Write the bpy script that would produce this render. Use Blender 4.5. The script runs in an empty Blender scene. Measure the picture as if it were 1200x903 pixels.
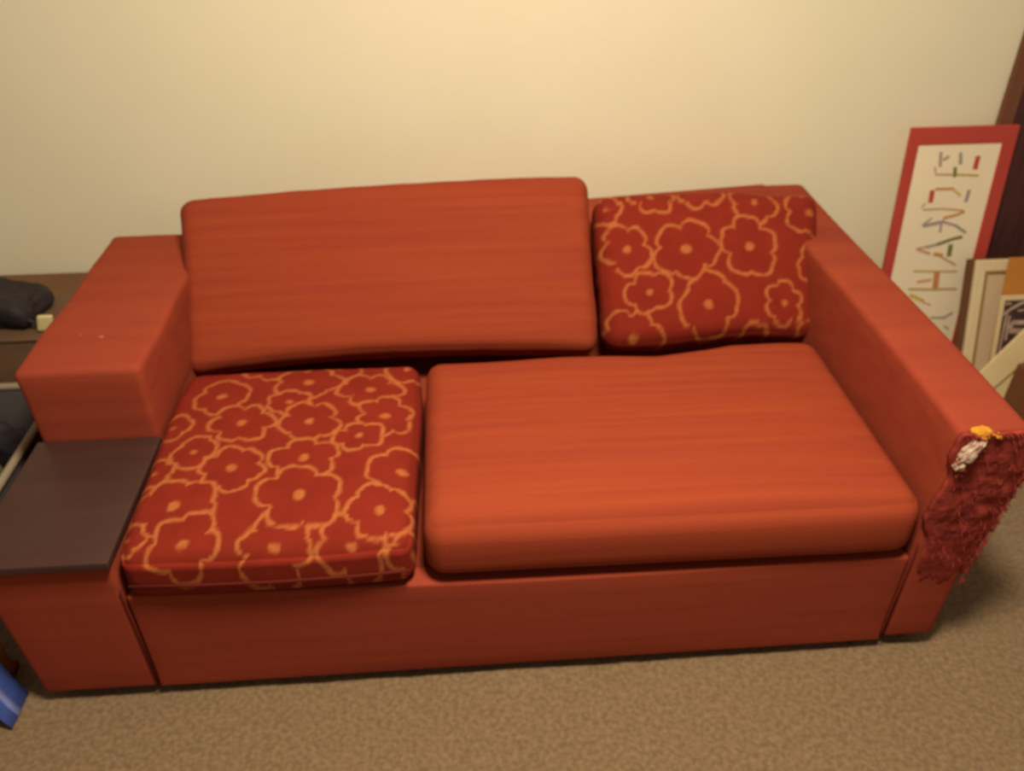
import bpy, bmesh, math, random
from mathutils import Vector, Matrix, noise
random.seed(7)
scn = bpy.context.scene
col = scn.collection

# ---------------------------------------------------------------- camera
cam_d = bpy.data.cameras.new('camera'); cam = bpy.data.objects.new('camera', cam_d); col.objects.link(cam)
cam_d.sensor_width = 36.0; cam_d.lens = 977.0 / 1200 * 36
r_ = Vector((0.99726964, -0.0737618, -0.00353097)); u_ = Vector((0.04553158, 0.576541, 0.81579859)); f_ = Vector((0.05813903, 0.81373194, -0.57832533))
M = Matrix(((r_.x, u_.x, -f_.x, 0.66181344), (r_.y, u_.y, -f_.y, -1.10996105), (r_.z, u_.z, -f_.z, 1.55036212), (0, 0, 0, 1)))
cam.matrix_world = M
cam_d.clip_start = .05
cam_d.dof.use_dof = True; cam_d.dof.focus_distance = 0.85; cam_d.dof.aperture_fstop = 5.2
scn.camera = cam

# ---------------------------------------------------------------- light
w = bpy.data.worlds.new('world'); scn.world = w; w.use_nodes = True
w.node_tree.nodes['Background'].inputs[0].default_value = (1.0, .84, .70, 1)
w.node_tree.nodes['Background'].inputs[1].default_value = .22
def area(name, loc, size, power, colr, target):
    d = bpy.data.lights.new(name, 'AREA'); d.shape = 'DISK'; d.size = size; d.energy = power; d.color = colr
    o = bpy.data.objects.new(name, d); col.objects.link(o); o.location = loc
    o.rotation_euler = (Vector(target) - Vector(loc)).to_track_quat('-Z', 'Y').to_euler()
    return o
area('ceiling_lamp', (.88, -.46, 2.4), .40, 71, (1, .90, .72), (.84, -.1, 0))
scn.view_settings.view_transform = 'Standard'; scn.view_settings.look = 'None'
scn.view_settings.gamma = 1; scn.view_settings.exposure = 0; scn.view_settings.use_curve_mapping = False

# ---------------------------------------------------------------- materials
def srgb(r, g, b):
    f = lambda c: (c / 255 / 12.92) if c / 255 <= .04045 else ((c / 255 + .055) / 1.055) ** 2.4
    return (f(r), f(g), f(b), 1)
def mat(name, c, rough=.7, c2=None, scale=(8, 8, 8), bump=0, bscale=200, lo=.35, hi=.65, detail=4, sheen=0, mask=None, mask_c=None, spec=.3, bscale3=None):
    m = bpy.data.materials.new(name); m.use_nodes = True; nt = m.node_tree; N = nt.nodes; L = nt.links
    b = N['Principled BSDF']; b.inputs['Roughness'].default_value = rough; b.inputs['Specular IOR Level'].default_value = spec
    b.inputs['Base Color'].default_value = c
    if sheen: b.inputs['Sheen Weight'].default_value = sheen
    tc = N.new('ShaderNodeTexCoord')
    out = None
    if c2:
        mp = N.new('ShaderNodeMapping'); mp.inputs['Scale'].default_value = scale; L.new(tc.outputs['Object'], mp.inputs[0])
        nz = N.new('ShaderNodeTexNoise'); nz.inputs['Scale'].default_value = 1; nz.inputs['Detail'].default_value = detail; L.new(mp.outputs[0], nz.inputs[0])
        rp = N.new('ShaderNodeValToRGB'); rp.color_ramp.elements[0].position = lo; rp.color_ramp.elements[1].position = hi
        rp.color_ramp.elements[0].color = c; rp.color_ramp.elements[1].color = c2
        L.new(nz.outputs[0], rp.inputs[0]); out = rp.outputs[0]; L.new(out, b.inputs['Base Color'])
    if mask:
        at = N.new('ShaderNodeAttribute'); at.attribute_name = mask
        mx = N.new('ShaderNodeMix'); mx.data_type = 'RGBA'
        L.new(at.outputs['Fac'], mx.inputs[0])
        if out: L.new(out, mx.inputs[6])
        else: mx.inputs[6].default_value = c
        mx.inputs[7].default_value = mask_c; L.new(mx.outputs[2], b.inputs['Base Color'])
    if bump:
        mp2 = N.new('ShaderNodeMapping'); mp2.inputs['Scale'].default_value = bscale3 or (bscale,) * 3; L.new(tc.outputs['Object'], mp2.inputs[0])
        n2 = N.new('ShaderNodeTexNoise'); n2.inputs['Scale'].default_value = 1; n2.inputs['Detail'].default_value = 3; L.new(mp2.outputs[0], n2.inputs[0])
        bp = N.new('ShaderNodeBump'); bp.inputs['Strength'].default_value = bump; bp.inputs['Distance'].default_value = .004
        L.new(n2.outputs[0], bp.inputs['Height']); L.new(bp.outputs[0], b.inputs['Normal'])
    return m
RED, RED2 = srgb(152, 65, 40), srgb(142, 57, 39)
m_fab = mat('red_upholstery', RED, .9, RED2, (1.2, 14, 34), .25, 500, .3, .7, 3, 0, spec=.12)
m_fab_cush = mat('red_striped_weave', srgb(150, 63, 34), .9, srgb(140, 54, 34), (1.2, 45, 45), .3, 400, .3, .7, 3, 0, spec=.12)
m_flower = mat('flowered_chenille', srgb(130, 38, 22), .9, srgb(120, 33, 20), (14, 14, 14), .3, 400, .3, .7, 3, 0, 'flower', srgb(176, 100, 52), spec=.12)
m_dark = mat('dark_underside', srgb(34, 22, 18), .9)
m_shelf = mat('dark_espresso_laminate', srgb(68, 42, 35), .42, srgb(63, 39, 33), (3, 40, 3), .05, 300, spec=.35)
m_torn = mat('shredded_maroon_weave', srgb(152, 60, 46), .95, srgb(118, 42, 35), (30, 30, 44), .4, 120, .3, .66, 6, spec=.1)
m_seam = mat('dark_red_seam', srgb(92, 30, 22), .95, spec=.1)
m_thread = mat('frayed_threads', srgb(150, 58, 44), .95, srgb(120, 40, 32), (60, 60, 60), spec=.1)
m_thread2 = mat('pale_lint', srgb(170, 96, 70), .9)
m_batting = mat('white_batting', srgb(204, 180, 156), 1, srgb(160, 116, 98), (55, 55, 55), .3, 120, spec=.05)
m_foam = mat('yellow_foam', srgb(206, 148, 46), .95, srgb(176, 108, 40), (50, 50, 50), .3, 150, spec=.05)
m_wall = mat('cream_wall_paint', srgb(238, 226, 192), .85, srgb(235, 223, 188), (3, 3, 3), .12, 90)
m_carpet = mat('beige_carpet', srgb(140, 113, 80), 1, srgb(112, 88, 60), (95, 95, 95), .8, 260, .32, .66, 8, .2)

# ---------------------------------------------------------------- helpers
def set_label(o, label=None, cat=None, group=None, kind=None):
    if label: o['label'] = label
    if cat: o['category'] = cat
    if group: o['group'] = group
    if kind: o['kind'] = kind
    return o
def thing(name, loc, label, cat, rot=None):
    o = bpy.data.objects.new(name, None); o.empty_display_size = .05; col.objects.link(o); o.location = loc
    if rot: o.rotation_euler = rot
    return set_label(o, label, cat)
def link(name, bm, material, parent=None, smooth=True, local=False, mats=None):
    """vertices are in world units; stored relative to the parent Empty unless local"""
    me = bpy.data.meshes.new(name)
    if parent and not local:
        off = parent_loc(parent); bmesh.ops.translate(bm, verts=bm.verts, vec=-off)
    bm.normal_update(); bm.to_mesh(me); bm.free()
    for mm in (mats or [material]): me.materials.append(mm)
    if smooth:
        for p in me.polygons: p.use_smooth = True
    o = bpy.data.objects.new(name, me); col.objects.link(o)
    if parent: o.parent = parent
    return o
def parent_loc(p):
    v = Vector((0, 0, 0))
    while p: v += p.location; p = p.parent
    return v
def axis(a, b, r, step, ndens=4):
    v = [a + r * (1 - math.cos(t / ndens * math.pi / 2)) for t in range(ndens)] if r > 0 else []
    n = max(1, round((b - a - 2 * r) / step))
    mid = [a + r + (b - a - 2 * r) * i / n for i in range(n + 1)]
    return v + mid + [a + b - x for x in reversed(v)]
def rbox(bounds, r=.01, step=.05, fn=None, bm=None, ndens=4):
    x0, x1, y0, y1, z0, z1 = bounds
    bm = bm or bmesh.new()
    X, Y, Z = axis(x0, x1, r, step, ndens), axis(y0, y1, r, step, ndens), axis(z0, z1, r, step, ndens)
    nx, ny, nz = len(X) - 1, len(Y) - 1, len(Z) - 1; d = {}
    def v(i, j, k):
        key = (i, j, k)
        if key not in d:
            p = Vector((X[i], Y[j], Z[k]))
            q = Vector((min(max(p.x, x0 + r), x1 - r), min(max(p.y, y0 + r), y1 - r), min(max(p.z, z0 + r), z1 - r)))
            e = p - q
            if e.length > 1e-9: p = q + e.normalized() * r
            if fn:
                p = fn(p, 2 * (X[i] - x0) / (x1 - x0) - 1, 2 * (Y[j] - y0) / (y1 - y0) - 1, 2 * (Z[k] - z0) / (z1 - z0) - 1)
            d[key] = bm.verts.new(p)
        return d[key]
    for i in range(nx):
        for j in range(ny):
            bm.faces.new((v(i, j, nz), v(i + 1, j, nz), v(i + 1, j + 1, nz), v(i, j + 1, nz)))
            bm.faces.new((v(i, j, 0), v(i, j + 1, 0), v(i + 1, j + 1, 0), v(i + 1, j, 0)))
    for i in range(nx):
        for k in range(nz):
            bm.faces.new((v(i, 0, k), v(i + 1, 0, k), v(i + 1, 0, k + 1), v(i, 0, k + 1)))
            bm.faces.new((v(i, ny, k), v(i, ny, k + 1), v(i + 1, ny, k + 1), v(i + 1, ny, k)))
    for j in range(ny):
        for k in range(nz):
            bm.faces.new((v(0, j, k), v(0, j, k + 1), v(0, j + 1, k + 1), v(0, j + 1, k)))
            bm.faces.new((v(nx, j, k), v(nx, j + 1, k), v(nx, j + 1, k + 1), v(nx, j, k + 1)))
    return bm
def tube(bm, pts, rad, seg=8, taper=None):
    rings = []
    for i, p in enumerate(pts):
        p = Vector(p); a = Vector(pts[max(0, i - 1)]); b = Vector(pts[min(len(pts) - 1, i + 1)])
        t = (b - a).normalized(); n = t.cross(Vector((.13, .31, .94))).normalized(); bb = t.cross(n)
        rr = rad * (taper[i] if taper else 1)
        rings.append([bm.verts.new(p + (n * math.cos(2 * math.pi * k / seg) + bb * math.sin(2 * math.pi * k / seg)) * rr) for k in range(seg)])
    for A, B in zip(rings, rings[1:]):
        for k in range(seg): bm.faces.new((A[k], A[(k + 1) % seg], B[(k + 1) % seg], B[k]))
    bm.faces.new(list(reversed(rings[0]))); bm.faces.new(rings[-1])
    return bm
def ribbon(bm, pts, wd, z, mi=0, th=.0006):
    """flat stroke of width wd on a local sheet (x, y), standing th above z"""
    pts = [Vector((a, b)) for a, b in pts]; L, R = [], []
    for i, p in enumerate(pts):
        t = (pts[min(i + 1, len(pts) - 1)] - pts[max(i - 1, 0)]).normalized(); n = Vector((-t.y, t.x)) * wd / 2
        e = t * wd / 2 * (1 if i == len(pts) - 1 else -1 if i == 0 else 0)
        L.append(p + n + e); R.append(p - n + e)
    for i in range(len(pts) - 1):
        q = [R[i], R[i + 1], L[i + 1], L[i]]
        up = [bm.verts.new((a.x, a.y, z + th)) for a in q]; dn = [bm.verts.new((a.x, a.y, z)) for a in q]
        fs = [bm.faces.new(up), bm.faces.new(list(reversed(dn)))]
        for k in range(4): fs.append(bm.faces.new((dn[k], dn[(k + 1) % 4], up[(k + 1) % 4], up[k])))
        for f in fs: f.material_index = mi
def fbm(v, s, seed=0):
    return noise.fractal(Vector(v) * s + Vector((seed * 7.1, seed * 3.3, seed)), 1.0, 2.0, 3)

# ---------------------------------------------------------------- the room
WY = 1.245
bm = rbox((-3.2, 4.2, WY, WY + .12, -.05, 2.6), .001, .5)
set_label(link('wall_back', bm, m_wall, smooth=False), kind='structure')
def carpet(p, u, v, wv):
    if p.z > -.01:
        p.z += .004 * fbm((p.x, p.y, 0), 30) + .003 * fbm((p.x, p.y, 0), 6, 2)
    return p
bm = rbox((-3.2, 4.2, -2.4, WY, -.05, 0), .001, .022, carpet)
set_label(link('floor', bm, m_carpet), kind='structure')

# ---------------------------------------------------------------- the sofa
sofa = thing('sofa', (.7, .5, 0), 'red-orange sofa with a dark side shelf in its left arm and a shredded right arm', 'sofa')
W = 1.55
# front panel under the seats
link('front_panel', rbox((.001, W - .001, .0, .05, .03, .304), .006, .04, lambda p, u, v, k: Vector((p.x, p.y + .004 * math.cos(p.x * 4) * (k > -.9), p.z - (.018 * (p.x / W) if p.z > .2 else 0)))), m_fab, sofa)
link('seat_deck', rbox((.001, W - .001, .045, .98, .05, .285), .01, .1), m_fab, sofa)
# back frame (footprint skewed a little, as in the photo)
def back_fn(p, u, v, k):
    t = p.x / W
    return Vector((p.x, p.y + .16 * (t - 1), p.z - .012 * (1 - t)))
link('back_frame', rbox((-.0, W + .03, 1.02, 1.18, .04, .615), .02, .06, back_fn), m_fab, sofa)
# right arm
def arm_fn(p, u, v, k):
    h = p.z / .612
    x = p.x
    if u > 0: x += (.026 * h - .0) * u
    bow = .004 * math.sin(p.y * 5)
    return Vector((x, p.y, p.z + (bow if k > .5 else 0)))
link('right_armrest', rbox((W + .0015, 1.665, 0, 1.18, .035, .612), .016, .04, arm_fn), m_fab, sofa)
# left arm: tall rear block and low front pedestal
def larm(p, u, v, k):
    return Vector((p.x + (-.006 * fbm(p, 6) if u < .5 else 0), p.y, p.z + .004 * fbm(p, 5, 3)))
a = link('left_armrest', rbox((-.256, -.001, .357, 1.016, .388, .592), .016, .03, larm), m_fab, sofa)
link('armrest_base', rbox((-.252, -.0015, .36, 1.01, .035, .404), .004, .05), m_fab, sofa)
def ped(p, u, v, k):
    h = (p.z - .03) / .37
    return Vector((p.x - (.02 * h if u < 0 else 0) * -u, p.y, p.z))
link('shelf_pedestal', rbox((-.232, -.002, 0, .359, .03, .397), .012, .05, ped), m_fab, sofa)
link('side_shelf', rbox((-.258, .003, -.012, .356, .398, .417), .003, .06, ndens=2), m_shelf, sofa)
# small pale scuff on the arm top
for (x, y, s) in ((-.118, .49, .005), (-.165, .50, .003)):
    bm = bmesh.new(); bmesh.ops.create_uvsphere(bm, u_segments=10, v_segments=6, radius=s, matrix=Matrix.Translation((x, y, .5925)) @ Matrix.Diagonal((1.3, 1, .35, 1)))
    link('lint_speck', bm, m_thread2, a)
# recessed plinth + feet
link('plinth', rbox((-.2, 1.63, .05, .99, .012, .05), .002, .3, ndens=2), m_dark, sofa)
for (x, y) in ((-.2, .05), (.03, .05), (1.5, .04), (1.62, .05), (-.19, .93), (1.62, 1.1)):
    bm = bmesh.new(); bmesh.ops.create_cone(bm, cap_ends=True, segments=20, radius1=.02, radius2=.026, depth=.036, matrix=Matrix.Translation((x, y, .018)))
    link('foot', bm, m_dark, sofa)
# seams
def seam(name, pts, r=.0022):
    bm = bmesh.new(); tube(bm, pts, r, 6); link(name, bm, m_seam, sofa)
seam('seam', [(.0, -.001, .04), (0, -.001, .2), (0, -.001, .33)])
seam('seam', [(W, -.001, .04), (W, -.001, .2), (W, -.001, .33)])
# shredded front of the right arm
bm = bmesh.new()
nx, nz = 34, 70; G = {}
for i in range(nx + 1):
    for j in range(nz + 1):
        t = j / nz; z = .235 + t * .38
        s = i / nx
        xl = W + .035 - .035 * min(1, t * 2.2) + .012 * fbm((0, z, 0), 16, 4)
        xr = 1.672 + .045 * t + .010 * fbm((1, z, 0), 22, 5)
        x = xl + (xr - xl) * s
        edge = min(s * 6, (1 - s) * 6, t * 2.2, 6)
        y = -.001 - min(1, edge) * (.004 + .0045 * fbm((x, z, 0), 24, 1) + .002 * abs(fbm((x, z, 0), 80, 9))) - .006 * t
        z += (1 - t) ** 4 * .05 * fbm((x, 0, 0), 34, 2)
        if j == nz: z = .613 + .006 * fbm((x, 0, 0), 60, 6)
        G[i, j] = bm.verts.new((x, y, z))
for i in range(nx):
    for j in range(nz): bm.faces.new((G[i, j], G[i + 1, j], G[i + 1, j + 1], G[i, j + 1]))
ex = bmesh.ops.extrude_face_region(bm, geom=list(bm.faces))
bmesh.ops.translate(bm, verts=[g for g in ex['geom'] if isinstance(g, bmesh.types.BMVert)], vec=(0, .01, 0))
bmesh.ops.recalc_face_normals(bm, faces=bm.faces)
o = link('torn_upholstery', bm, m_torn, sofa); o['label'] = 'shredded maroon fabric on the front of the right arm'
def frays(name, n, m, fn, r=.0009, ln=.03):
    bm = bmesh.new()
    for _ in range(n):
        p, dr = fn(); pts = [Vector(p)]
        for k in range(4):
            dr = (Vector(dr) + Vector((random.uniform(-.5, .5), random.uniform(-.4, .2), random.uniform(-.5, .5)))).normalized()
            pts.append(pts[-1] + dr * ln / 4 * random.uniform(.5, 1.3))
        tube(bm, pts, r * random.uniform(.6, 1.4), 4)
    o = link(name, bm, m, sofa); o['kind'] = 'stuff'; return o
def f_edge():
    t = random.random() ** .8; z = .2 + .41 * t
    return (1.668 + .044 * t, -.004, z), (.3, -.5, -.9)
def f_face():
    t = random.random(); z = .28 + .33 * t
    return (random.uniform(W + .01, 1.67 + .04 * t), -.014, z), (.1, -.5, -.9)
def f_top():
    return (random.uniform(W + .005, 1.70), -.008, .61), (0.1, -.9, .0)
frays('frayed_threads', 300, m_torn, lambda: random.choice((f_edge, f_edge, f_face))(), .0008, .013)
frays('pale_frayed_threads', 110, m_thread, lambda: random.choice((f_edge, f_top, f_top))(), .0008, .010)
def lump(name, c, rx, ry, rz, m, amp, sc, rot=0, sub=5):
    bm = bmesh.new(); bmesh.ops.create_icosphere(bm, subdivisions=sub, radius=1)
    R = Matrix.Rotation(rot, 3, 'Y')
    for v in bm.verts:
        q = v.co * (1 + amp * fbm(v.co, sc, 1)); v.co = R @ Vector((q.x * rx, q.y * ry, q.z * rz)) + Vector(c)
    return link(name, bm, m, sofa)
lump('foam_padding', (1.588, -.001, .611), .020, .014, .011, m_foam, .3, 1.2, .1)['label'] = 'yellow foam showing through the torn corner'
lump('foam_crumb', (1.612, -.006, .608), .012, .009, .006, m_foam, .5, 2, .1, 4)
lump('foam_crumb', (1.668, -.005, .610), .007, .007, .004, m_foam, .4, 2, 0, 3)
lump('foam_crumb', (1.690, -.004, .611), .006, .007, .005, m_foam, .4, 2, 0, 3)
lump('batting', (1.573, -.012, .578), .016, .011, .031, m_batting, .35, 1.5, .5)['label'] = 'white batting bulging from the torn corner'
lump('batting', (1.562, -.010, .545), .009, .010, .013, m_batting, .5, 2, .3, 4)
lump('batting', (1.700, -.004, .50), .005, .006, .018, m_thread, .5, 2, .2, 4)

# ---------------------------------------------------------------- cushions
def flower_mask(obj, flowers, uv, lw=.0042):
    me = obj.data; at = me.attributes.new('flower', 'FLOAT', 'POINT'); rnd = random.Random(3)
    par = [(rnd.choice((4, 5, 5, 6)), rnd.uniform(0, 6.28), rnd.uniform(.17, .26), rnd.uniform(0, 6.28), rnd.uniform(.05, .12)) for _ in flowers]
    vals = []
    for v in me.vertices:
        a, b = uv(v.co); val = 0.0
        wx = a + .004 * noise.noise(Vector((a * 45, b * 45, 0))); wy = b + .004 * noise.noise(Vector((a * 45, b * 45, 9)))
        for (fx, fy, R), (n, ph, am, p2, a2) in zip(flowers, par):
            dx, dy = wx - fx, wy - fy; dd = math.hypot(dx, dy)
            if dd > R * 1.3: continue
            th = math.atan2(dy, dx)
            rr = R * (1 - am * .9 + 1.4 * am * abs(math.sin(n * th / 2 + ph)) ** .55 + a2 * math.sin(2 * th + p2) + .03 * math.sin(9 * th + p2))
            e = abs(dd - rr)
            line = max(0, min(1, 1.5 - e / lw)); dot = max(0, min(1, (R * .17 - dd) / .004 + .5))
            ray = 0
            if dd < rr - lw: val = max(dot * .95, ray)        # inside: this flower covers the ones below
            else: val = max(val, line)
        spk = .82 + .35 * noise.noise(Vector((a * 300, b * 300, 4)))
        vals.append(max(0, min(1, val * spk)))
    at.data.foreach_set('value', vals)

# flowered seat cushion (left)
t = thing('flowered_seat_cushion', (.29, .3, .31), 'flat square seat cushion with gold flower outlines, lying on the left half of the sofa', 'cushion')
def seatL(p, u, v, k):
    p = p.copy()
    top = max(0, k)
    c = (1 - u ** 4) * (1 - v ** 4)
    p.z += top * (.016 * c) + (.003 * fbm((p.x, p.y, 0), 9, 2)) * top
    if k > -.5 and v < -.5: p.z -= .022 * ((-v - .5) / .5) ** 2 * top
    p.x += .004 * u * math.sin(v * 3) - .008 * u * (v ** 4)
    p.y += -.006 * (1 - u * u) * (v < -.8)
    return p
FL = [(.116, .46, .06), (.304, .503, .066), (.45, .461, .064), (.272, .423, .045), (.18, .355, .062), (.325, .349, .062), (.487, .36, .06), (.437, .291, .046), (.098, .265, .046), (.188, .205, .062), (.329, .225, .062), (.531, .176, .068), (.096, .11, .072), (.334, .117, .076), (.491, .073, .06), (.13, .02, .062), (.299, .003, .068), (.44, -.003, .06), (.556, -.02, .045), (.03, .21, .04), (.02, .04, .035), (.03, .36, .04), (.37, .57, .06), (.2, .58, .055), (.53, .55, .05)]
FL = [FL[i] for i in (22, 23, 24, 21, 0, 1, 2, 3, 4, 5, 6, 7, 8, 19, 20, 9, 10, 11, 12, 15, 16, 17, 18, 14, 13)]
bm = rbox((.004, .562, -.008, .585, .306, .428), .030, .0045, seatL, ndens=6)
o = link('cushion_body', bm, m_flower, t)
flower_mask(o, FL, lambda c: (c.x + .29, c.y + .3 + min(0, (c.z + .31 - .42)) * .55), .0044)
bm = bmesh.new()
loop = [(.025, -.0125, .352), (.15, -.0175, .351), (.3, -.0195, .350), (.45, -.0175, .351), (.545, -.0125, .352)]
tube(bm, loop, .003, 6); link('piping', bm, m_seam, t)

# plain seat cushion (right)
t = thing('plain_seat_cushion', (1.05, .3, .31), 'thick plain red-orange seat cushion filling the right two thirds of the sofa seat', 'cushion')
def seatR(p, u, v, k):
    p = p.copy(); c = (1 - abs(u) ** 5) * (1 - abs(v) ** 4)
    if k > 0: p.z += k * (.012 * c + .003 * fbm((p.x, p.y, 0), 5, 3)) - .012 * (p.x - 1.05) * k
    if v < 0: p.y += .010 * (1 - k * k) * v + .016 * max(0, u - .75)
    if k < 0: p.z -= .012 * ((p.x - .575) / .95)
    p.y += (.034 * max(0, min(1, (u - .15) / .4)) - .006 * math.sin(u * 6)) * max(0, v)
    return p
bm = rbox((.574, 1.544, -.002, .566, .305, .447), .042, .02, seatR, ndens=6)
link('cushion_body', bm, m_fab_cush, t)

# back cushion + flowered pillow lean on the back frame: local frame x = along sofa, y = up the slope, z = out of the face
def leaning(name, loc, ang, label, cat):
    e = thing(name, loc, label, cat); e.rotation_euler = (ang, 0, 0); return e
ANG = math.atan2(.29, .26)
t = leaning('plain_back_cushion', (0, .62, .42), ANG, 'long plain red-orange back cushion leaning over the left side of the sofa', 'cushion')
def backL(p, u, v, k):
    p = p.copy(); c = (1 - u ** 4) * (1 - v ** 4)
    p.z += (.012 * c if k > 0 else -.01 * c) * abs(k)
    if v < 0: p.y += .020 * (1 - u * u) * (-v) - .012 * max(0, -u) ** 3 * -v
    if v > 0: p.y += .010 * v * (1 - (u - .3) ** 2) + .01 * u * v
    p.x += .022 * (.5 - .5 * v) * max(0, -u) + .004 * fbm(p, 5)
    p.y += .002 * fbm(p, 10, 2)
    return p
bm = rbox((-.036, 1.008, -.004, .448, -.135, -.008), .040, .022, backL, ndens=6)
link('cushion_body', bm, m_fab_cush, t, local=True)
t2 = leaning('flowered_back_cushion', (1.3, .62, .42), ANG, 'soft back pillow with gold flower outlines leaning in the right corner of the sofa', 'cushion')
def pil(p, u, v, k):
    p = p.copy(); c = (1 - abs(u) ** 3) * (1 - abs(v) ** 3)
    p.z += (.018 * c if k > 0 else -.015 * c) * abs(k) - (.0 if k < 0 else .01 * (u * u + v * v) / 2)
    p.x += (.012 + .034 * (.5 + .5 * v)) * max(0, u)
    if v > 0: p.y += v * (-.022 * max(0, u) ** 2 - .012 - .018 * max(0, -u) * 0 + .010 * math.sin(u * 7 + 1) * max(0, u))
    if v < 0: p.y += -v * (.016 * (1 - u * u) * 0 + .012 * math.sin(u * 3.2 + .3) * .6)
    p.x += .003 * fbm(p, 8); p.y += .003 * fbm(p, 9, 3)
    return p
PF = [(1.09, .252, .058), (1.24, .244, .074), (1.404, .246, .070), (1.14, .139, .052), (1.289, .101, .074), (1.485, .097, .048), (1.095, .025, .068), (1.167, .395, .050), (1.431, .365, .055), (1.581, .335, .062), (1.58, .196, .050), (1.408, .01, .037), (1.047, .362, .037), (1.30, .43, .07), (1.56, .01, .04)]
bm = rbox((1.020 - 1.3, 1.572 - 1.3, .010, .420, -.125, -.006), .045, .0045, pil, ndens=6)
o = link('cushion_body', bm, m_flower, t2, local=True)
PF = [PF[i] for i in (13, 14, 11, 12, 10, 9, 7, 8, 6, 0, 5, 3, 4, 2, 1)]
flower_mask(o, PF, lambda c: (c.x + 1.3, c.y), .0044)

# ---------------------------------------------------------------- things leaning on the wall at the right
m_redmat = mat('red_frame', srgb(188, 70, 56), .6, srgb(182, 66, 54), (5, 5, 5))
m_paper = mat('cream_paper', srgb(246, 226, 188), .7, srgb(240, 220, 184), (4, 4, 4))
inks = dict(tan=(190, 152, 108), olive=(186, 160, 88), purple=(168, 142, 140), grey=(158, 152, 130), red=(190, 74, 48), green=(120, 118, 62), orange=(200, 134, 78), yellow=(208, 172, 76), pink=(206, 146, 114))
ik = list(inks); m_ink = [mat('ink_' + k, srgb(*inks[k]), .8) for k in ik]
def lean(name, y0, y1, z1, label, cat, x=2.0, z0=0, roll=0):
    e = thing(name, (x, y0, z0), label, cat); e.rotation_euler = (math.atan2(z1, y1 - y0), 0, roll); return e
# local frame: x along wall, y up the sheet, z out of the front face
p = lean('framed_name_print', 1.075, 1.178, .775, 'narrow red framed print with colourful rotated letters, leaning on the wall', 'picture', 0)
xl, xr, yb, yt = 1.981, 2.303, .010, .772; il, ir, ib, it = 2.011, 2.262, .050, .722
def frame_bars(o4, i4, z0, z1, bm=None, tr=0):
    bm = bm or bmesh.new()
    (a, b, c, d), (e, f, g, h) = o4, i4
    O = [(a, c), (b, c), (b, d), (a, d)]; I = [(e, g), (f, g), (f, h), (e, h)]
    vo = [[bm.verts.new((x, y, z)) for x, y in O] for z in (z0, z1)]; vi = [[bm.verts.new((x, y, z)) for x, y in I] for z in (z0, z1 - tr)]
    for k in range(4):
        n = (k + 1) % 4
        bm.faces.new((vo[1][k], vo[1][n], vi[1][n], vi[1][k])); bm.faces.new((vo[0][k], vi[0][k], vi[0][n], vo[0][n]))
        bm.faces.new((vo[0][k], vo[0][n], vo[1][n], vo[1][k])); bm.faces.new((vi[0][k], vi[1][k], vi[1][n], vi[0][n]))
    bmesh.ops.recalc_face_normals(bm, faces=bm.faces)
    return bm
o = link('frame', frame_bars((xl, xr, yb, yt), (il, ir, ib, it), -.014, 0), m_redmat, p, smooth=False, local=True)
bv = o.modifiers.new('b', 'BEVEL'); bv.width = .002; bv.segments = 2
sheet = link('print_sheet', rbox((xl + .006, xr - .006, yb + .006, yt - .006, -.012, -.003), .0005, .1, ndens=1), m_paper, p, smooth=False, local=True)
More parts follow.
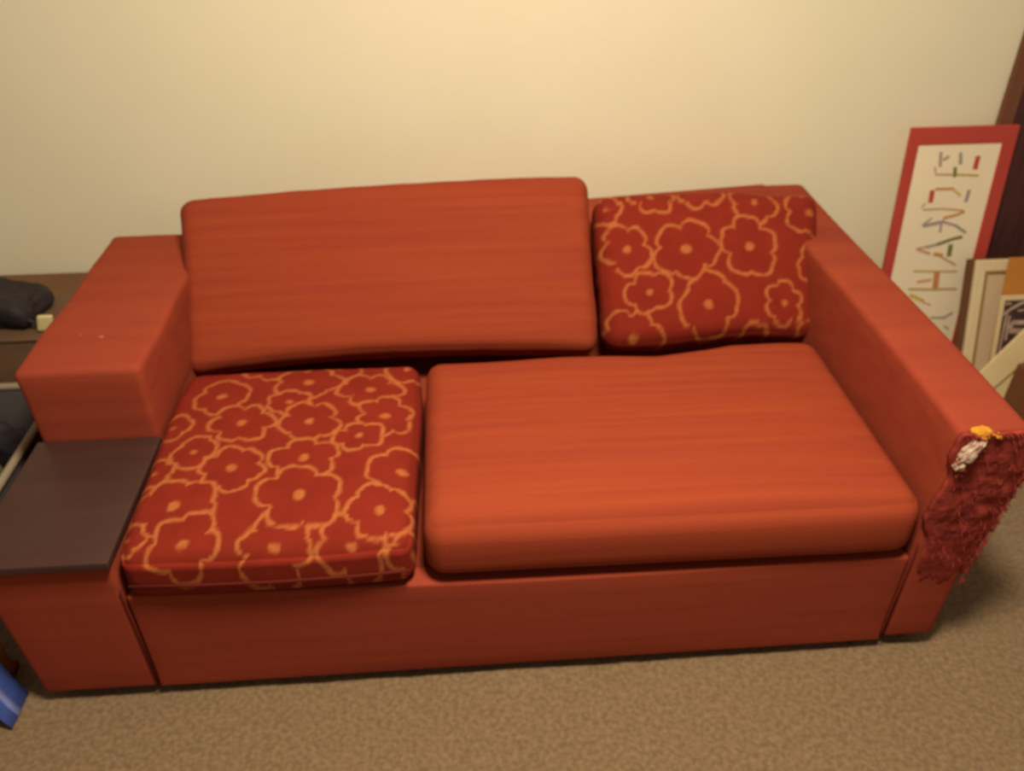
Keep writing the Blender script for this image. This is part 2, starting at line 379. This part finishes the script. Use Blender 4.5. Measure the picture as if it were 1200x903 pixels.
ST = [('tan', 0.0036, [(2.0753, 0.6553), (2.0826, 0.635), (2.1325, 0.6335)]), ('olive', 0.0041, [(2.1484, 0.633), (2.2124, 0.6285)]), ('purple', 0.0051, [(2.0892, 0.6623), (2.0836, 0.6971)]), ('grey', 0.0051, [(2.0981, 0.6794), (2.1071, 0.6854)]), ('grey', 0.0061, [(2.1502, 0.668), (2.144, 0.6929)]), ('red', 0.0087, [(2.1992, 0.654), (2.1994, 0.679)]), ('green', 0.0061, [(2.1416, 0.6307), (2.1374, 0.6509)]), ('red', 0.0087, [(2.0846, 0.5584), (2.0832, 0.5816)]), ('orange', 0.0046, [(2.0954, 0.5915), (2.1454, 0.5912)]), ('yellow', 0.0041, [(2.1457, 0.5899), (2.1715, 0.571)]), ('purple', 0.0066, [(2.1954, 0.5547), (2.1969, 0.5805)]), ('pink', 0.0031, [(2.0626, 0.5383), (2.0683, 0.5485)]), ('tan', 0.0033, [(2.0698, 0.5302), (2.1281, 0.5309), (2.1912, 0.5235)]), ('orange', 0.0051, [(2.1401, 0.5022), (2.1756, 0.5102), (2.1949, 0.5188)]), ('grey', 0.0041, [(2.0776, 0.4831), (2.0976, 0.501)]), ('purple', 0.0066, [(2.0836, 0.4802), (2.1375, 0.4903)]), ('purple', 0.0046, [(2.1375, 0.4903), (2.1838, 0.4767)]), ('grey', 0.0051, [(2.1842, 0.4754), (2.2161, 0.4554)]), ('purple', 0.0046, [(2.1364, 0.461), (2.1341, 0.4878)]), ('tan', 0.0041, [(2.0755, 0.4076), (2.1068, 0.4133)]), ('grey', 0.0056, [(2.1072, 0.4119), (2.1405, 0.4202)]), ('green', 0.0061, [(2.1405, 0.4202), (2.1832, 0.435), (2.2065, 0.4395)]), ('pink', 0.0051, [(2.0789, 0.4047), (2.1174, 0.3909)]), ('orange', 0.0066, [(2.1373, 0.3874), (2.1572, 0.3839)]), ('tan', 0.0041, [(2.1586, 0.3783), (2.209, 0.3513)]), ('green', 0.0087, [(2.1809, 0.4105), (2.1828, 0.3857)]), ('olive', 0.0036, [(2.0833, 0.3346), (2.1503, 0.3305)]), ('tan', 0.0036, [(2.1559, 0.3303), (2.2201, 0.3278)]), ('pink', 0.0051, [(2.1023, 0.2984), (2.1402, 0.3026)]), ('orange', 0.0112, [(2.1579, 0.3217), (2.1624, 0.2846)]), ('olive', 0.0046, [(2.0797, 0.275), (2.17, 0.2699)]), ('tan', 0.0046, [(2.1696, 0.2713), (2.2318, 0.2688)]), ('yellow', 0.0066, [(2.0901, 0.253), (2.1306, 0.2338)]), ('pink', 0.0031, [(2.1348, 0.2278), (2.1595, 0.218)]), ('grey', 0.0041, [(2.1755, 0.1729), (2.21, 0.1714)]), ('purple', 0.0051, [(2.2157, 0.1712), (2.238, 0.1851)]), ('grey', 0.0036, [(2.2258, 0.1407), (2.2396, 0.131)])]
for a0, a1 in ((0, 7), (7, 13), (13, 19), (19, 26), (26, 32), (32, 37)):
    bm = bmesh.new()
    for n_, (c, wd, pts) in enumerate(ST[a0:a1]): ribbon(bm, pts, wd * 1.7, -.0029 + .00005 * (n_ % 5), ik.index(c))
    link('letter', bm, None, sheet, smooth=False, local=True, mats=m_ink)

m_wood = mat('brown_wood', srgb(128, 82, 54), .5, srgb(112, 68, 46), (40, 3, 3))
m_dwood = mat('dark_reddish_wood', srgb(84, 48, 42), .5, srgb(68, 38, 36), (30, 3, 3), .1)
p = lean('wooden_panel', 1.196, 1.236, 1.3, 'tall dark brown wooden panel with a paler edge strip, leaning on the wall', 'panel', 0)
link('panel_board', rbox((2.296, 2.72, 0, 1.27, -.012, 0), .001, .3, ndens=1), m_dwood, p, smooth=False, local=True)
bm = frame_bars((2.262, 2.75, -.0, 1.3, ), (2.300, 2.714, .03, 1.26), -.014, .008)
link('panel_frame', bm, m_wood, p, smooth=False, local=True)

m_cream = mat('cream_painted_frame', srgb(236, 216, 170), .6, srgb(226, 205, 160), (10, 10, 10))
m_beige = mat('beige_panel', srgb(204, 178, 140), .7, srgb(210, 184, 144), (5, 5, 5))
m_brown = mat('brown_edge', srgb(104, 66, 40), .7)
p = lean('picture_frame', .94, 1.07, .41, 'cream moulded frame with a beige centre, leaning in front of the red framed print', 'frame', 0)
o = link('moulding', frame_bars((2.234, 2.60, .004, .410), (2.272, 2.562, .042, .371), -.012, .004, tr=.006), m_cream, p, smooth=False, local=True)
bv = o.modifiers.new('b', 'BEVEL'); bv.width = .003; bv.segments = 2
link('centre_panel', rbox((2.268, 2.566, .036, .375, -.010, -.004), .0005, .2, ndens=1), m_beige, p, smooth=False, local=True)
link('back_edge', rbox((2.215, 2.605, .0, .412, -.024, -.0125), .001, .2, ndens=1), m_brown, p, smooth=False, local=True)
m_grooves = mat('groove_brown', srgb(150, 118, 72), .8)
link('inner_bead', frame_bars((2.266, 2.568, .036, .377), (2.273, 2.561, .043, .370), -.004, .0035), m_grooves, p, smooth=False, local=True)  # thin brown border round the inside of the cream moulding

m_card = mat('orange_cardboard', srgb(196, 130, 54), .85, srgb(186, 120, 46), (6, 6, 6), .1, 200)
p = lean('orange_cardboard_sheet', .915, 1.022, .43, 'plain orange-tan cardboard sheet between the cream frame and the dark print', 'cardboard', 0)
o = link('cardboard', rbox((2.302, 2.58, .0, .432, -.006, 0), .001, .1, ndens=1), m_card, p, smooth=False, local=True)

m_black = mat('dark_print', srgb(62, 42, 38), .6, srgb(84, 62, 56), (20, 20, 20))
m_pale = mat('pale_print', srgb(196, 166, 142), .6, srgb(172, 140, 120), (30, 30, 30))
m_border = mat('cream_border', srgb(220, 194, 144), .6)
p = lean('dark_print_with_border', .885, .975, .31, 'small dark print with pale shapes and a cream border before the orange cardboard', 'picture', 0)
link('border', rbox((2.290, 2.56, .0, .328, -.007, -.002), .001, .2, ndens=1), m_border, p, smooth=False, local=True)
pr = link('print', rbox((2.303, 2.55, .012, .313, -.006, -.001), .0005, .2, ndens=1), m_black, p, smooth=False, local=True)
bm = bmesh.new()
for wd, pts in ((.008, [(2.3047, .271), (2.3249, .2863), (2.3575, .3043), (2.42, .305), (2.47, .27)]), (.006, [(2.3155, .276), (2.3120, .1856), (2.312, .10)]), (.014, [(2.3349, .2306), (2.3391, .2435), (2.369, .2422), (2.40, .2422)]), (.006, [(2.309, .303), (2.3208, .303)]), (.016, [(2.340, .217), (2.3757, .214), (2.42, .216)]), (.010, [(2.3349, .1378), (2.3703, .163), (2.42, .17)]), (.006, [(2.325, .262), (2.325, .19)]), (.005, [(2.35, .28), (2.41, .284)])):
    ribbon(bm, pts, wd, -.001)
link('pale_shapes', bm, m_pale, pr, smooth=False, local=True)

# cream folder, rolled in its own plane, and the brown carton in front
p = thing('cream_folder', (2.375, .83, -.0), 'cream folded card leaning at a slant in front of the dark print', 'folder')
m_fold = mat('cream_card', srgb(232, 206, 150), .7, srgb(224, 196, 142), (6, 6, 6))
m_crease = mat('crease_brown', srgb(140, 110, 56), .8)
TL = Matrix.Rotation(math.atan2(.2, .06), 4, 'X')
def fold_fn(p, u, v, k): return Vector((p.x, p.y, p.z + .004 * u * u))
A_ = Matrix.Rotation(math.radians(48), 4, 'Z')
bm = rbox((-.11, .20, -.03, .17, -.008, 0), .001, .03, fold_fn, ndens=1)
bm2 = bmesh.new(); ribbon(bm2, [(-.11, .105), (.2, .085)], .004, .0045)
for q, nm, mt_ in ((bm, 'folder_sheet', m_fold), (bm2, 'crease', m_crease)):
    bmesh.ops.transform(q, matrix=Matrix.Translation((0, 0, 0)) @ TL @ Matrix.Translation((-.0, .03, 0)) @ A_, verts=q.verts)
    link(nm, q, mt_, p, smooth=False, local=True)
m_bcarton = mat('brown_carton', srgb(124, 76, 44), .85, srgb(112, 68, 40), (8, 8, 8), .1, 150)
p = thing('brown_carton', (2.45, .70, 0), 'plain brown carton at the right edge behind the sofa arm', 'box')
link('carton_body', rbox((2.262, 2.6, .64, .78, .0, .205), .003, .1, ndens=2), m_bcarton, p, smooth=False)
link('carton_flap', rbox((2.264, 2.6, .655, .765, .2055, .209), .001, .1, ndens=1), m_bcarton, p, smooth=False)

# ---------------------------------------------------------------- things at the left, beyond the sofa arm
m_box = mat('brown_box_board', srgb(118, 82, 52), .85, srgb(108, 74, 46), (5, 5, 12), .1, 120)
m_box2 = mat('tan_box_board', srgb(116, 86, 60), .85, srgb(104, 76, 52), (6, 6, 14), .1, 120)
m_tapeb = mat('parcel_tape', srgb(160, 124, 84), .4)
p = thing('large_brown_box', (-.75, 1.16, 0), 'large brown cardboard box against the wall behind the left arm', 'box')
link('box_body', rbox((-1.15, -.31, 1.085, 1.225, 0, .376), .003, .15, ndens=2), m_box, p, smooth=False)
link('top_flap', rbox((-1.15, -.31, 1.085, 1.225, .3765, .381), .001, .15, ndens=1), m_box, p, smooth=False)
p = thing('tan_box', (-.65, .95, 0), 'lower tan box beside the left arm with a black bag on top', 'box')
link('box_body', rbox((-1.05, -.285, .825, 1.07, 0, .388), .003, .15, ndens=2), m_box2, p, smooth=False)
link('lid', rbox((-1.055, -.281, .82, 1.072, .3885, .396), .002, .15, ndens=2), m_box2, p, smooth=False)
link('parcel_tape', rbox((-.72, -.66, .8185, 1.073, .3965, .3975), .0003, .1, ndens=1), m_tapeb, p, smooth=False)

# black bag with strap and pale tag
m_bag = mat('black_fabric_bag', srgb(48, 38, 38), .7, srgb(36, 28, 30), (30, 30, 30), .4, 100)
m_tag = mat('pale_tag', srgb(216, 196, 140), .7)
p = thing('black_bag', (-.72, .94, .397), 'crumpled black bag with a cord and a pale tag, on the tan box', 'bag')
def bagf(q, u, v, k):
    q = q.copy(); s = 1 - .35 * max(0, u) ** 2
    q.z = .398 + (q.z - .398) * s * (1 - .2 * max(0, v)); d = .02 * fbm(q, 12, 3)
    if k > -.9: q += Vector((d * u, d * v, d * .8 * max(0, k)))
    return q
bag = link('bag_body', rbox((-.95, -.468, .86, 1.03, .398, .495), .035, .012, bagf, ndens=5), m_bag, p)
bm = bmesh.new()
tube(bm, [(-.72 + .17 * math.cos(a), .875 + .02 * math.sin(a * 2), .425 + .085 * math.sin(a)) for a in [math.pi * i / 20 for i in range(21)]], .005, 8)
link('handle', bm, m_bag, p)
bm = bmesh.new()
tube(bm, [(-.52, .872, .43), (-.485, .862, .435), (-.46, .862, .425), (-.445, .868, .405), (-.435, .88, .403)], .006, 8)
link('cord', bm, m_bag, p)
def tagf(q, u, v, k): return Vector((q.x + .012 * (k + 1) / 2, q.y, q.z))
link('tag', rbox((-.452, -.412, .850, .862, .400, .446), .006, .006, tagf, ndens=3), m_tag, p)

# grey storage tub with a pale plastic bag and a dark cloth in it
m_tub = mat('grey_plastic_tub', srgb(92, 84, 80), .5, srgb(84, 78, 76), (4, 4, 4))
m_rim = mat('pale_tub_rim', srgb(150, 132, 106), .5)
m_plas = mat('pale_crumpled_plastic', srgb(128, 116, 92), .45, srgb(108, 98, 80), (20, 20, 20), .4, 60)
m_cloth = mat('dark_cloth', srgb(52, 44, 50), .9, srgb(44, 36, 40), (30, 30, 30), .4, 120)
p = thing('storage_tub', (-.6, .5, 0), 'grey plastic storage tub with a paler rim on the floor beside the left arm', 'tub')
def tub_shell(bm, x0, x1, y0, y1, z0, z1, tp, th):
    def ring(x0, x1, y0, y1, z, r=.05, n=6):
        pts = []
        for cx, cy, a0 in ((x1 - r, y1 - r, 0), (x0 + r, y1 - r, 90), (x0 + r, y0 + r, 180), (x1 - r, y0 + r, 270)):
            for i in range(n + 1):
                a = math.radians(a0 + 90 * i / n); pts.append(bm.verts.new((cx + r * math.cos(a), cy + r * math.sin(a), z)))
        return pts
    R = [ring(x0 + tp, x1 - tp, y0 + tp, y1 - tp, z0), ring(x0, x1, y0, y1, z1), ring(x0 + th, x1 - th, y0 + th, y1 - th, z1), ring(x0 + tp + th, x1 - tp - th, y0 + tp + th, y1 - tp - th, z0 + th)]
    for A, B in zip(R, R[1:]):
        for k in range(len(A)): bm.faces.new((A[k], A[(k + 1) % len(A)], B[(k + 1) % len(A)], B[k]))
    bm.faces.new(list(reversed(R[0]))); bm.faces.new(R[-1])
    bmesh.ops.recalc_face_normals(bm, faces=bm.faces)
    return bm
TB = (-.92, -.375, .25, .74)
link('tub_body', tub_shell(bmesh.new(), *TB, .003, .30, .03, .006), m_tub, p, smooth=False)
def loop_pts(x0, x1, y0, y1, z, r=.05, n=6):
    pts = []
    for cx, cy, a0 in ((x1 - r, y1 - r, 0), (x0 + r, y1 - r, 90), (x0 + r, y0 + r, 180), (x1 - r, y0 + r, 270)):
        for i in range(n + 1):
            a = math.radians(a0 + 90 * i / n); pts.append((cx + r * math.cos(a), cy + r * math.sin(a), z))
    return pts + [pts[0]]
bm = bmesh.new(); tube(bm, loop_pts(*TB, .305), .010, 8); link('rim', bm, m_rim, p)
def crumple(bounds, amp, sc, seed, r=.04):
    def fn(q, u, v, k):
        d = amp * fbm(q, sc, seed); return q + Vector((u, v, max(k, 0))) * d
    return rbox(bounds, r, .012, fn, ndens=4)
t = link('plastic_bag', crumple((-.74, -.46, .31, .53, .012, .25), .035, 12, 4), m_plas)
set_label(t, 'pale crumpled plastic bag inside the grey storage tub', 'bag')
t = link('dark_cloth', crumple((-.74, -.46, .61, .69, .012, .26), .02, 10, 6), m_cloth)
set_label(t, 'dark folded cloth at the back of the grey storage tub', 'cloth')

# small orange-tan box with a blue strap at the lower left corner
m_obox = mat('orange_tan_box', srgb(168, 118, 66), .8, srgb(156, 106, 58), (8, 8, 8), .1, 100)
m_blue = mat('blue_strap', srgb(64, 82, 150), .7, srgb(56, 72, 136), (10, 10, 30))
m_blue2 = mat('pale_blue_stripe', srgb(118, 126, 178), .55)
p = thing('small_tan_box', (-.5, -.1, 0), 'small tan box on the carpet beneath the blue strap', 'box')
bx = link('box_body', rbox((-.75, -.335, -.20, .10, 0, .10), .02, .06), m_obox, p)
link('box_base_shadow', rbox((-.752, -.331, -.202, .102, .004, .020), .004, .1, ndens=2), m_torn, p)  # maroon strip stands in for the box's dark shadow line on the carpet
t = thing('blue_strap', (-.34, -.03, 0), 'blue woven strap with a pale stripe hanging beside the small tan box', 'strap')
def strap(y0, y1, th, off):
    bm = bmesh.new(); pr = [(-.42, .104), (-.36, .107), (-.335, .104), (-.322, .088), (-.312, .06), (-.300, .03), (-.285, .006)]
    rows = []
    for i, (x, z) in enumerate(pr):
        sl = -.03 * i / 6
        rows.append([bm.verts.new((x + off + th * dx, y + sl, z + th * dz)) for y in (y0, y1) for dx, dz in ((0, 0), (.7, .7))])
    for A, B in zip(rows, rows[1:]):
        for q in ((0, 2), (2, 3), (3, 1), (1, 0)): bm.faces.new((A[q[0]], B[q[0]], B[q[1]], A[q[1]]))
    for e in (rows[0], rows[-1]): bm.faces.new((e[0], e[2], e[3], e[1]))
    bmesh.ops.recalc_face_normals(bm, faces=bm.faces)
    return bm
s = link('strap_band', strap(-.03, .055, .004, 0), m_blue, t)
link('stripe', strap(-.002, .014, .0055, .001), m_blue2, t)
